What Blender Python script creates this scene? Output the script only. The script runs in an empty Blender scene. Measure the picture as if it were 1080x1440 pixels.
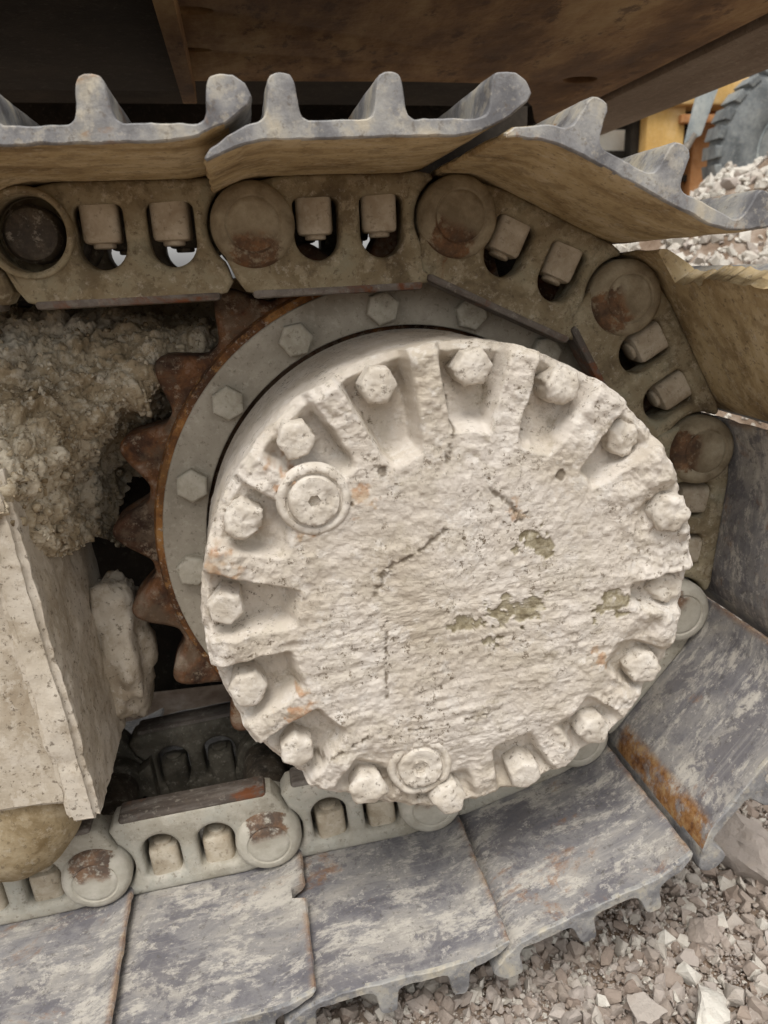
import bpy, bmesh, math, random
import numpy as np
from math import sin, cos, pi, radians, degrees, hypot, atan2
from mathutils import Matrix, Vector, Quaternion

random.seed(7)
scene = bpy.context.scene
col = scene.collection

# ------------------------------------------------------------------ camera
CAM = (-.1765, -.8332, .2835)
YAW, PITCH, ROLL, FPX = .1730, .2977, -.03, 1082.66
fw = Vector((sin(YAW)*cos(PITCH), cos(YAW)*cos(PITCH), -sin(PITCH)))
rt = fw.cross(Vector((0, 0, 1))).normalized(); up = rt.cross(fw)
r2 = rt*cos(ROLL)+up*sin(ROLL); u2 = -rt*sin(ROLL)+up*cos(ROLL)
cd = bpy.data.cameras.new('camera'); cam = bpy.data.objects.new('camera', cd); col.objects.link(cam)
cam.matrix_world = Matrix(((r2.x, u2.x, -fw.x, CAM[0]), (r2.y, u2.y, -fw.y, CAM[1]), (r2.z, u2.z, -fw.z, CAM[2]), (0, 0, 0, 1)))
cd.sensor_fit = 'VERTICAL'; cd.sensor_height = 36; cd.sensor_width = 27
cd.lens = 36*FPX/1440; cd.clip_start = .02; cd.clip_end = 2000
cd.dof.use_dof = True; cd.dof.focus_distance = .74; cd.dof.aperture_fstop = 9
scene.camera = cam

# ------------------------------------------------------------------ sky, sun, exposure
SUN_EL, SUN_AZ = radians(63), radians(200)      # azimuth measured from +Y, clockwise
w = bpy.data.worlds.new('World'); scene.world = w; w.use_nodes = True
nt = w.node_tree; sky = nt.nodes.new('ShaderNodeTexSky'); sky.sky_type = 'NISHITA'; sky.sun_disc = False
sky.sun_elevation = SUN_EL; sky.sun_rotation = SUN_AZ; sky.air_density = 3; sky.dust_density = 3; sky.ozone_density = 0; sky.altitude = 0
bg = nt.nodes['Background']; hs = nt.nodes.new('ShaderNodeHueSaturation'); hs.inputs['Saturation'].default_value = .06; nt.links.new(sky.outputs[0], hs.inputs['Color']); nt.links.new(hs.outputs[0], bg.inputs[0]); bg.inputs[1].default_value = .10
sd = bpy.data.lights.new('sun', 'SUN'); sun = bpy.data.objects.new('sun', sd); col.objects.link(sun)
sd.energy = 1.5; sd.angle = radians(28); sd.color = (1, .94, .86)
sdir = Vector((sin(SUN_AZ)*cos(SUN_EL), cos(SUN_AZ)*cos(SUN_EL), sin(SUN_EL)))
sun.rotation_euler = sdir.to_track_quat('Z', 'Y').to_euler(); sun.location = sdir*5
vs = scene.view_settings
vs.view_transform = 'Standard'; vs.look = 'None'; vs.gamma = 1; vs.exposure = .6; vs.use_curve_mapping = False

# ------------------------------------------------------------------ helpers
def tag(o, label=None, cat=None, group=None, kind=None):
    if label: o['label'] = label
    if cat: o['category'] = cat
    if group: o['group'] = group
    if kind: o['kind'] = kind
    return o
def empty(name, loc=(0, 0, 0)):
    o = bpy.data.objects.new(name, None); o.empty_display_size = .02; o.location = loc; col.objects.link(o); return o
def obj(name, me, mat=None, parent=None):
    o = bpy.data.objects.new(name, me); col.objects.link(o)
    if mat is not None and not me.materials: me.materials.append(mat)
    if parent: o.parent = parent
    return o
def smooth(me, ang=40):
    me.polygons.foreach_set('use_smooth', [True]*len(me.polygons))
    me.set_sharp_from_angle(angle=radians(ang))
    return me
def mesh(name, v, f, sm=None):
    me = bpy.data.meshes.new(name); me.from_pydata([tuple(map(float, p)) for p in v], [], f); me.update()
    if sm: smooth(me, sm)
    return me
def fixnormals(me):
    bm = bmesh.new(); bm.from_mesh(me); bmesh.ops.recalc_face_normals(bm, faces=bm.faces); bm.to_mesh(me); bm.free(); return me
def plate(name, loops, y0, y1, bev=.003, sm=35):
    """outline (x,z) with holes, extruded from y0 (front) to y1 with rounded edges"""
    cu = bpy.data.curves.new(name, 'CURVE'); cu.dimensions = '2D'; cu.fill_mode = 'BOTH'
    cu.extrude = max((y1-y0)/2-bev, 0); cu.bevel_depth = bev; cu.bevel_resolution = 2; cu.offset = -bev
    for lp in loops:
        s = cu.splines.new('POLY'); s.points.add(len(lp)-1); s.use_cyclic_u = True
        for p, q in zip(s.points, lp): p.co = (q[0], q[1], 0, 1)
    t = bpy.data.objects.new('tmp', cu); col.objects.link(t)
    dg = bpy.context.evaluated_depsgraph_get()
    me = bpy.data.meshes.new_from_object(t.evaluated_get(dg)); me.name = name
    bpy.data.objects.remove(t); bpy.data.curves.remove(cu)
    me.transform(Matrix(((1, 0, 0, 0), (0, 0, -1, (y0+y1)/2), (0, 1, 0, 0), (0, 0, 0, 1))))
    me.materials.clear()
    bm = bmesh.new(); bm.from_mesh(me); bmesh.ops.remove_doubles(bm, verts=bm.verts, dist=1e-5)
    bmesh.ops.recalc_face_normals(bm, faces=bm.faces); bm.to_mesh(me); bm.free()
    return smooth(me, sm)
def arc(cx, cy, r, a0, a1, n):
    return [(cx+r*cos(radians(a0+(a1-a0)*i/n)), cy+r*sin(radians(a0+(a1-a0)*i/n))) for i in range(n+1)]
def box(name, lo, hi, bev=.004, seg=2):
    bm = bmesh.new(); bmesh.ops.create_cube(bm, size=1)
    for v in bm.verts: v.co = [lo[i]+(v.co[i]+.5)*(hi[i]-lo[i]) for i in range(3)]
    if bev: bmesh.ops.bevel(bm, geom=bm.edges[:]+bm.verts[:], offset=bev, segments=seg, affect='EDGES', profile=.5)
    me = bpy.data.meshes.new(name); bm.to_mesh(me); bm.free(); return smooth(me, 35)
def lathe(name, prof, axis='Y', n=48, sm=35):
    """prof: list of (radius, along). Revolved about Y"""
    v, f = [], []
    for r, a in prof:
        for i in range(n):
            t = 2*pi*i/n; v.append((r*cos(t), a, r*sin(t)))
    m = len(prof)
    for j in range(m-1):
        for i in range(n):
            k = (i+1) % n; f.append((j*n+i, j*n+k, (j+1)*n+k, (j+1)*n+i))
    f.append(tuple(range(n))); f.append(tuple(range((m-1)*n, m*n)))
    return smooth(fixnormals(mesh(name, v, f)), sm)

# numpy value noise
def hsh(i, j, k, s):
    n = (i*374761393+j*668265263+k*2147483647+s*974634541) & 0xffffffff
    n = ((n ^ (n >> 13))*1274126177) & 0xffffffff
    return ((n ^ (n >> 16)) & 0xffff)/65535.0*2-1
def vn(x, y, z, s=0):
    x, y, z = [np.asarray(a, float) for a in (x, y, z)]
    x, y, z = np.broadcast_arrays(x, y, z)
    i, j, k = np.floor(x).astype(np.int64), np.floor(y).astype(np.int64), np.floor(z).astype(np.int64)
    a, b, c = x-i, y-j, z-k
    a, b, c = [q*q*q*(q*(q*6-15)+10) for q in (a, b, c)]
    L = lambda p, q, t: p+(q-p)*t
    h = lambda di, dj, dk: hsh(i+di, j+dj, k+dk, s)
    return L(L(L(h(0,0,0), h(1,0,0), a), L(h(0,1,0), h(1,1,0), a), b), L(L(h(0,0,1), h(1,0,1), a), L(h(0,1,1), h(1,1,1), a), b), c)
def fbm(x, y, z, s=0, o=4, g=.5):
    t, A, F = 0, 1, 1
    for q in range(o):
        t = t+A*vn(x*F+q*17.3, y*F+q*5.1, z*F+q*9.7, s+q); A *= g; F *= 2.03
    return t
def sstep(a, b, x):
    t = np.clip((x-a)/(b-a), 0, 1); return t*t*(3-2*t)
def gridmesh(name, V, closed_u=False):
    """V: array (rows, cols, 3)"""
    R_, C_ = V.shape[:2]
    idx = np.arange(R_*C_).reshape(R_, C_)
    if closed_u:
        a = idx[:-1]; b = np.roll(idx, -1, 1)[:-1]; c = np.roll(idx, -1, 1)[1:]; d = idx[1:]
    else:
        a = idx[:-1, :-1]; b = idx[:-1, 1:]; c = idx[1:, 1:]; d = idx[1:, :-1]
    F = np.stack([a, b, c, d], -1).reshape(-1, 4)
    me = bpy.data.meshes.new(name)
    me.vertices.add(R_*C_); me.vertices.foreach_set('co', V.reshape(-1).astype(np.float32))
    me.loops.add(len(F)*4); me.loops.foreach_set('vertex_index', F.reshape(-1).astype(np.int32))
    me.polygons.add(len(F)); me.polygons.foreach_set('loop_start', np.arange(0, len(F)*4, 4, dtype=np.int32))
    me.polygons.foreach_set('loop_total', np.full(len(F), 4, np.int32))
    me.update(calc_edges=True); me.validate()
    me.polygons.foreach_set('use_smooth', [True]*len(me.polygons))
    return me
def attr(me, name, vals):
    a = me.attributes.new(name, 'FLOAT', 'POINT'); a.data.foreach_set('value', np.asarray(vals, np.float32).reshape(-1))

# ------------------------------------------------------------------ materials
class NB:
    def __init__(s, name):
        s.m = bpy.data.materials.new(name); s.m.use_nodes = True; s.t = s.m.node_tree; s.n = s.t.nodes
        s.b = s.n['Principled BSDF']; s.lk = s.t.links.new
        tc = s.n.new('ShaderNodeTexCoord'); oi = s.n.new('ShaderNodeObjectInfo')
        mu = s.n.new('ShaderNodeMath'); mu.operation = 'MULTIPLY'; mu.inputs[1].default_value = 37.0; s.lk(oi.outputs['Random'], mu.inputs[0])
        va = s.n.new('ShaderNodeVectorMath'); va.operation = 'ADD'; s.lk(tc.outputs['Object'], va.inputs[0]); s.lk(mu.outputs[0], va.inputs[1])
        s.co = va.outputs[0]; s.raw = tc.outputs['Object']; s.rand = oi.outputs['Random']
    def noise(s, scale, detail=5, rough=.55, stretch=(1, 1, 1), dist=0, raw=False):
        mp = s.n.new('ShaderNodeMapping'); mp.inputs['Scale'].default_value = stretch; s.lk(s.raw if raw else s.co, mp.inputs[0])
        n = s.n.new('ShaderNodeTexNoise'); n.inputs['Scale'].default_value = scale; n.inputs['Detail'].default_value = detail
        n.inputs['Roughness'].default_value = rough; n.inputs['Distortion'].default_value = dist
        s.lk(mp.outputs[0], n.inputs['Vector']); return n.outputs['Fac']
    def ramp(s, fac, stops):
        r = s.n.new('ShaderNodeValToRGB'); e = r.color_ramp.elements
        while len(e) < len(stops): e.new(.5)
        for q, (p, c) in zip(e, stops):
            q.position = .5+(p-.5)*.62; q.color = (*c, 1) if len(c) == 3 else c
        s.lk(fac, r.inputs[0]); return r.outputs[0]
    def step(s, fac, a, b):
        r = s.n.new('ShaderNodeMapRange'); r.interpolation_type = 'SMOOTHSTEP'
        r.inputs[1].default_value = a; r.inputs[2].default_value = b; s.lk(fac, r.inputs[0]); return r.outputs[0]
    def math(s, op, a, b):
        m = s.n.new('ShaderNodeMath'); m.operation = op
        for i, q in enumerate((a, b)):
            if isinstance(q, (int, float)): m.inputs[i].default_value = q
            else: s.lk(q, m.inputs[i])
        return m.outputs[0]
    def mix(s, fac, a, b, blend='MIX'):
        m = s.n.new('ShaderNodeMix'); m.data_type = 'RGBA'; m.blend_type = blend
        if isinstance(fac, (int, float)): m.inputs[0].default_value = fac
        else: s.lk(fac, m.inputs[0])
        for i, q in ((6, a), (7, b)):
            if isinstance(q, tuple): m.inputs[i].default_value = (*q, 1)
            else: s.lk(q, m.inputs[i])
        return m.outputs[2]
    def attr(s, name):
        a = s.n.new('ShaderNodeAttribute'); a.attribute_name = name; return a.outputs['Fac']
    def xyz(s):
        a = s.n.new('ShaderNodeSeparateXYZ'); s.lk(s.raw, a.inputs[0]); return a.outputs
    def bump(s, h, dist, strength=1, prev=None):
        b = s.n.new('ShaderNodeBump'); b.inputs['Strength'].default_value = strength; b.inputs['Distance'].default_value = dist
        s.lk(h, b.inputs['Height'])
        if prev: s.lk(prev, b.inputs['Normal'])
        return b.outputs[0]
    def done(s, colr, rough=.9, nrm=None, metal=0, spec=.25):
        s.lk(colr, s.b.inputs['Base Color'])
        if isinstance(rough, (int, float)): s.b.inputs['Roughness'].default_value = rough
        else: s.lk(rough, s.b.inputs['Roughness'])
        if isinstance(metal, (int, float)): s.b.inputs['Metallic'].default_value = metal
        else: s.lk(metal, s.b.inputs['Metallic'])
        s.b.inputs['Specular IOR Level'].default_value = spec
        if nrm: s.lk(nrm, s.b.inputs['Normal'])
        return s.m

def dusty(name, stops, scale=14, stretch=(1, 1, 1), rust=0, speck=.5, rough=.85, bump=.0012, spec=.25, rustcol=(.16, .055, .02), grain=.0004):
    b = NB(name)
    c = b.ramp(b.noise(scale, 7, .62, stretch, .4), stops)
    c = b.mix(b.math('MULTIPLY', b.step(b.noise(38, 8, .72), .50, .60), .7*speck+.1), c, stops[0][1])
    c = b.mix(b.math('MULTIPLY', b.step(b.noise(58, 8, .72, stretch), .52, .61), .7*speck+.1), c, stops[-1][1])
    sp = b.noise(160, 4, .7)
    c = b.mix(b.math('MULTIPLY', b.step(sp, .57, .66), speck), c, (.10, .075, .05))
    c = b.mix(b.math('MULTIPLY', b.step(b.noise(110, 6, .75), .55, .66), speck*.6), c, (.60, .56, .48))
    if rust:
        rm = b.math('MULTIPLY', b.step(b.noise(9, 6, .7, dist=1.0), .70-rust, .80-rust), b.step(b.noise(70, 4, .7), .36, .6))
        c = b.mix(rm, c, rustcol)
    n = b.bump(b.noise(38, 6, .6), bump)
    n = b.bump(b.noise(330, 4, .65), grain, 1, n)
    return b.done(c, rough, n, spec=spec)

def hubmat():
    b = NB('dried_pale_mud')
    c = b.ramp(b.noise(11, 7, .62, raw=True), [(.22, (.50, .44, .36)), (.45, (.60, .545, .475)), (.60, (.645, .595, .535)), (.80, (.71, .665, .61))])
    c = b.mix(b.math('MULTIPLY', b.step(b.noise(30, 8, .72, raw=True), .50, .60), .40), c, (.52, .47, .385))
    c = b.mix(b.math('MULTIPLY', b.step(b.noise(55, 8, .75, raw=True), .53, .62), .5), c, (.72, .69, .65))
    c = b.mix(b.math('MULTIPLY', b.step(b.noise(150, 6, .8, raw=True), .55, .62), b.step(b.noise(14, 5, .65, raw=True), .40, .58)), c, (.19, .155, .115))
    c = b.mix(b.math('MULTIPLY', b.step(b.noise(24, 8, .8, raw=True), .56, .64), .55), c, (.36, .31, .23))
    c = b.mix(b.attr('flake'), c, b.ramp(b.noise(90, 6, .75, raw=True), [(.3, (.22, .185, .12)), (.5, (.34, .30, .21)), (.7, (.48, .435, .35))]))
    c = b.mix(b.attr('rusty'), c, b.ramp(b.noise(80, 5, .7, raw=True), [(.35, (.40, .20, .09)), (.65, (.50, .38, .26))]))
    c = b.mix(b.math('MULTIPLY', b.attr('dark'), .8), c, (.14, .11, .075))
    n = b.bump(b.noise(26, 8, .72, raw=True), .0022)
    n = b.bump(b.noise(70, 6, .72, (.4, 1, 2.4), .5, raw=True), .0010, 1, n)
    n = b.bump(b.noise(420, 5, .75, raw=True), .0010, 1, n)
    return b.done(c, .95, n, spec=.12)
M = {}
M['hub'] = hubmat()
M['drum'] = dusty('dusty_drum_paint', [(.3, (.40, .36, .30)), (.55, (.50, .46, .39)), (.75, (.56, .52, .45))], 9, speck=.35)
M['boltmud'] = dusty('bolt_mud', [(.3, (.50, .45, .38)), (.55, (.60, .555, .49)), (.75, (.68, .64, .585))], 40, speck=.6, bump=.002, grain=.0006)
M['bolt'] = dusty('dusty_bolt_steel', [(.3, (.34, .31, .25)), (.55, (.43, .40, .33)), (.75, (.50, .47, .40))], 60, speck=.4, bump=.0006)
M['ring'] = dusty('dusty_ring_steel', [(.3, (.29, .26, .21)), (.55, (.38, .345, .285)), (.75, (.44, .40, .335))], 10, speck=.45, bump=.0005)
M['link'] = dusty('dusty_link_steel', [(.25, (.12, .092, .056)), (.42, (.23, .185, .115)), (.58, (.30, .26, .175)), (.72, (.29, .275, .20)), (.85, (.41, .36, .26))], 13, rust=.05, speck=.6, bump=.0026, grain=.0006)
M['linklow'] = dusty('pale_dust_link_steel', [(.25, (.31, .285, .23)), (.48, (.42, .395, .335)), (.65, (.41, .40, .35)), (.8, (.51, .48, .42))], 13, rust=.0, speck=.45, bump=.0022, grain=.0006)
M['inner'] = dusty('shaded_inner_link_steel', [(.25, (.05, .045, .035)), (.5, (.10, .09, .07)), (.75, (.17, .155, .125))], 13, rust=.03, speck=.4, rough=.7)  # far-side links and nuts: shade painted in as a darker colour
M['nut'] = dusty('dusty_nut_steel', [(.3, (.36, .30, .22)), (.6, (.48, .42, .33)), (.8, (.56, .51, .42))], 40, speck=.4, bump=.0008)
M['rail'] = dusty('worn_shaded_rail_steel', [(.3, (.06, .048, .04)), (.5, (.115, .095, .08)), (.7, (.21, .19, .17))], 18, (.3, 2, 1), rust=.17, speck=.4, rough=.6, spec=.4, bump=.0006)
M['orange_rust'] = dusty('bright_orange_rust', [(.3, (.07, .034, .018)), (.5, (.15, .066, .026)), (.62, (.26, .115, .036)), (.78, (.38, .20, .07))], 14, speck=.7, bump=.002)
M['hole'] = dusty('greasy_dark_steel', [(.3, (.03, .025, .02)), (.6, (.07, .055, .04)), (.8, (.13, .11, .085))], 40, rust=.05, rough=.6, spec=.4)
M['shoeup'] = dusty('sandy_shoe_steel', [(.22, (.20, .14, .072)), (.42, (.38, .285, .155)), (.58, (.49, .385, .225)), (.76, (.58, .48, .32))], 9, (1, 1.7, 1.7), rust=.03, speck=.55, bump=.0012)
M['steel'] = dusty('worn_blue_steel', [(.28, (.12, .12, .128)), (.45, (.23, .23, .235)), (.58, (.32, .315, .30)), (.74, (.45, .41, .33))], 22, rust=.10, speck=.45, rough=.6, spec=.45, rustcol=(.28, .14, .05))
def lowshoe():
    b = NB('scuffed_blue_shoe_steel')
    c = b.ramp(b.noise(9, 9, .70, (1, 1.5, 1.5), .6), [(.18, (.11, .105, .12)), (.38, (.19, .185, .195)), (.52, (.26, .25, .245)), (.66, (.34, .32, .295)), (.85, (.44, .415, .37))])
    c = b.mix(b.math('MULTIPLY', b.step(b.noise(24, 9, .80, (.6, 1.4, 1)), .495, .60), .85), c, (.52, .49, .44))
    c = b.mix(b.math('MULTIPLY', b.step(b.noise(13, 9, .76, (1, 1.3, 1), .3), .515, .585), .8), c, (.13, .125, .14))
    c = b.mix(b.math('MULTIPLY', b.step(b.noise(75, 8, .8), .55, .63), .6), c, (.55, .52, .47))
    c = b.mix(b.math('MULTIPLY', b.step(b.noise(140, 5, .78), .56, .65), .6), c, (.10, .09, .08))
    c = b.mix(b.math('MULTIPLY', b.step(b.noise(34, 5, .65, (.10, 3.2, 1)), .55, .66), .2), c, (.50, .475, .43))
    c = b.mix(b.math('MULTIPLY', b.step(b.noise(41, 5, .65, (.09, 3.6, 1)), .57, .66), .25), c, (.13, .125, .13))
    rm = b.math('MULTIPLY', b.step(b.noise(7, 6, .7, (1, 1.5, 1), .8), .60, .68), b.step(b.noise(60, 6, .75), .42, .58))
    c = b.mix(b.math('MULTIPLY', rm, .6), c, (.25, .12, .05))
    er = b.math('MULTIPLY', b.attr('edge_rust'), b.step(b.noise(35, 7, .75), .36, .56))
    c = b.mix(er, c, b.ramp(b.noise(60, 6, .7), [(.3, (.12, .05, .02)), (.5, (.27, .13, .045)), (.7, (.38, .25, .12))]))
    n = b.bump(b.noise(30, 6, .6), .0016); n = b.bump(b.noise(300, 4, .65), .0005, 1, n)
    return b.done(c, b.ramp(b.noise(20, 5), [(.35, (.5,)*3), (.65, (.85,)*3)]), n, spec=.35)
M['shoelow'] = lowshoe()
def pinmat(name, base):
    b = NB(name)
    c = b.ramp(b.noise(30, 6, .65), base)
    z = b.xyz()
    wob = b.math('MULTIPLY', b.math('SUBTRACT', b.noise(60, 6, .7), .5), .035)
    d = b.math('ADD', b.math('ADD', b.math('MULTIPLY', z[2], -1), wob), b.math('MULTIPLY', b.math('SUBTRACT', b.rand, .6), .014))
    side = b.math('ADD', b.math('ABSOLUTE', z[0], 0), wob)
    m = b.math('MULTIPLY', b.step(d, .0, .014), b.math('SUBTRACT', 1, b.step(side, .019, .024)))
    m = b.math('MULTIPLY', m, b.step(b.noise(110, 4, .7), .25, .5))
    c = b.mix(b.math('MULTIPLY', m, .85), c, b.ramp(b.noise(50, 5, .7), [(.3, (.045, .020, .013)), (.5, (.10, .045, .022)), (.7, (.19, .09, .04))]))
    n = b.bump(b.noise(60, 6, .65), .0014); n = b.bump(b.noise(330, 4), .0004, 1, n)
    return b.done(c, .85, n, spec=.25)
M['pin'] = pinmat('pin_steel_with_rust', [(.3, (.19, .152, .10)), (.55, (.29, .245, .17)), (.75, (.38, .335, .245))])
M['pinlow'] = pinmat('pale_pin_steel_with_rust', [(.3, (.39, .36, .30)), (.55, (.48, .455, .39)), (.75, (.56, .525, .46))])
def rustmat():
    b = NB('rusty_sprocket_iron')
    c = b.ramp(b.noise(17, 7, .66, dist=.6), [(.30, (.035, .020, .014)), (.45, (.085, .042, .024)), (.55, (.15, .068, .03)), (.64, (.20, .12, .08)), (.78, (.34, .28, .22))])
    c = b.mix(b.math('MULTIPLY', b.step(b.noise(13, 4, .6), .60, .72), .8), c, (.34, .13, .03))
    c = b.mix(b.math('MULTIPLY', b.step(b.noise(70, 7, .78), .52, .62), .6), c, (.33, .27, .20))
    c = b.mix(b.math('MULTIPLY', b.step(b.noise(15, 7, .7), .46, .60), .75), c, (.13, .095, .065))
    n = b.bump(b.noise(42, 6, .65), .003); n = b.bump(b.noise(250, 4, .7), .0006, 1, n)
    return b.done(c, .88, n, spec=.2)
M['rust'] = rustmat()
M['mud'] = dusty('caked_brown_mud', [(.25, (.25, .19, .115)), (.42, (.39, .32, .22)), (.58, (.50, .435, .33)), (.78, (.60, .55, .455))], 10, speck=.7, bump=.004, grain=.001, spec=.1, rough=.95)
M['frame'] = dusty('dust_covered_frame_paint', [(.25, (.35, .29, .215)), (.45, (.46, .405, .325)), (.6, (.53, .475, .395)), (.78, (.60, .55, .475))], 12, (1, 1, .6), speck=.7, rust=.03, bump=.002, rustcol=(.30, .17, .07))
M['roller'] = dusty('muddy_roller_iron', [(.25, (.17, .12, .06)), (.5, (.30, .235, .14)), (.75, (.42, .35, .24))], 24, speck=.5, bump=.002)
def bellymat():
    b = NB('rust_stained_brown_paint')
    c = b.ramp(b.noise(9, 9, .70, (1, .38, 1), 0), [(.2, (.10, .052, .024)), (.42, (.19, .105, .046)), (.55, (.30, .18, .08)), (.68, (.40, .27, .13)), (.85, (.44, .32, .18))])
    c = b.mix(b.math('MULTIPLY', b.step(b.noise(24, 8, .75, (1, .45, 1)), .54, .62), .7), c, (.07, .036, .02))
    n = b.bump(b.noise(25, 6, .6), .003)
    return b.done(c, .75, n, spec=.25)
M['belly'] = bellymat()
M['beam'] = dusty('grey_brown_beam_paint', [(.3, (.19, .14, .10)), (.55, (.26, .205, .155)), (.75, (.33, .27, .21))], 5, (2, .5, 1), speck=.4)
M['black'] = dusty('dark_steel_and_shade', [(.3, (.012, .010, .008)), (.6, (.03, .024, .018)), (.8, (.05, .04, .03))], 6, speck=.1, rough=.8)  # near-black steel; under the belly's left it serves as painted shade
M['yellow'] = dusty('faded_yellow_paint', [(.3, (.48, .29, .09)), (.55, (.60, .38, .13)), (.75, (.66, .46, .22))], 4, rust=.03, speck=.3)
M['orange'] = dusty('faded_orange_paint', [(.3, (.33, .14, .05)), (.55, (.45, .22, .09)), (.75, (.52, .31, .17))], 5, rust=.08, speck=.3)
M['bluegrey'] = dusty('scuffed_blue_grey_steel', [(.3, (.19, .22, .23)), (.5, (.31, .345, .35)), (.7, (.42, .44, .42))], 7, rust=.04, speck=.4, rough=.6)
M['pale'] = dusty('pale_cream_paint', [(.3, (.66, .62, .54)), (.7, (.78, .75, .68))], 4, speck=.2)
M['tyre'] = dusty('dusty_tyre_rubber', [(.3, (.10, .11, .115)), (.5, (.19, .205, .21)), (.7, (.29, .30, .285))], 6, speck=.4)
M['cable'] = dusty('dusty_grey_rubber', [(.3, (.16, .14, .12)), (.7, (.27, .25, .22))], 30)
def stonemat(name, soil=False):
    b = NB(name)
    if soil:
        c = b.ramp(b.noise(7, 8, .7, raw=True), [(.3, (.14, .095, .065)), (.5, (.24, .18, .135)), (.7, (.36, .30, .25))])
    else:
        a = b.attr('tint')
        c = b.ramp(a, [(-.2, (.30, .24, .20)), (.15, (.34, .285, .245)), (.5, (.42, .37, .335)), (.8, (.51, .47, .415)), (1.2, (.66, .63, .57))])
        c = b.mix(b.math('MULTIPLY', b.step(b.noise(40, 6, .7, raw=True), .45, .7), .4), c, (.42, .35, .29))
    n = b.bump(b.noise(45, 7, .7, raw=True), .004); n = b.bump(b.noise(200, 5, .7, raw=True), .0012, 1, n)
    return b.done(c, .95, n, spec=.15)
M['stone'] = stonemat('crushed_stone'); M['soil'] = stonemat('reddish_soil', True)

# ------------------------------------------------------------------ track chain layout
P = .2; NT = 10.5; RP = P/(2*sin(pi/NT)); ST = 2*pi/NT
YL, PH, SLB, SLT = -.052, 1.4438, .0856, .019
YC = .06                                        # middle of the track
def pin(k):
    if k < 0:
        a = pin(0); return (a[0]+k*P*cos(SLT), a[1]+k*P*sin(SLT))
    if k <= 5: return (RP*cos(PH-ST*k), RP*sin(PH-ST*k))
    a = pin(5); return (a[0]-(k-5)*P*cos(SLB), a[1]-(k-5)*P*sin(SLB))
def link_rot(k):
    a, b = pin(k), pin(k+1); return atan2(b[1]-a[1], b[0]-a[0])
def place(o, k):
    a = pin(k); o.location = (a[0], 0, a[1]); o.rotation_euler = (0, -link_rot(k), 0)

# ------------------------------------------------------------------ ground and gravel
def ground_h(x, y):
    h = -.478+.012*fbm(x*5, y*5, 0, 3, 4)-.05*sstep(.1, 1.5, y)
    hp = 1.21*np.exp(-(((x-1.9)/1.3)**2+((y-1.75)/.8)**2)**1.1)
    hp = hp+.12*np.exp(-(((x-1.2)/.5)**2+((y-1.2)/.4)**2)**1.2)
    return h+hp*(1+.12*fbm(x*3, y*3, 1, 9, 4))+.06*fbm(x*.4, y*.4, 2, 12, 3)*sstep(3, 8, np.hypot(x, y))
def axis_pts(lo, hi, c0, c1, d):
    core = np.arange(c0, c1, d); a = [c0]; s = d
    while a[-1] > lo: s *= 1.25; a.append(a[-1]-s)
    b = [c1]; s = d
    while b[-1] < hi: s *= 1.25; b.append(b[-1]+s)
    return np.array(sorted(a[1:])+list(core)+b)
gx = axis_pts(-400, 400, -.9, 3.6, .022); gy = axis_pts(-400, 400, -.8, 3.6, .022)
GX, GY = np.meshgrid(gx, gy); gz = ground_h(GX, GY)
g = obj('ground', gridmesh('ground', np.stack([GX, GY, gz], -1)), M['soil']); g['kind'] = 'structure'

def stone_proto(rs):
    bm = bmesh.new()
    for i in range(rs.randint(11, 17)):
        v = Vector((rs.gauss(0, 1), rs.gauss(0, 1), rs.gauss(0, 1))).normalized()
        m = max(abs(v.x), abs(v.y), abs(v.z)); v = v*(.55+.45*(1/m)*.75)
        bm.verts.new((v.x, v.y*rs.uniform(.7, 1), v.z*rs.uniform(.5, .85)))
    r = bmesh.ops.convex_hull(bm, input=bm.verts[:])
    bmesh.ops.delete(bm, geom=[q for q in set(r['geom_interior']+r['geom_unused']) if isinstance(q, bmesh.types.BMVert)], context='VERTS')
    bmesh.ops.triangulate(bm, faces=bm.faces[:]); bm.verts.index_update()
    V = np.array([v.co[:] for v in bm.verts]); F = np.array([[v.index for v in f.verts] for f in bm.faces]); bm.free()
    return V, F
rs = random.Random(5)
protos = [stone_proto(rs) for _ in range(40)]
def rotm(rs):
    q = np.array([rs.gauss(0, 1) for _ in range(4)]); q = q/np.linalg.norm(q)
    return np.array(Quaternion(q.tolist()).to_matrix())
rg = np.random.default_rng(11)
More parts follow.
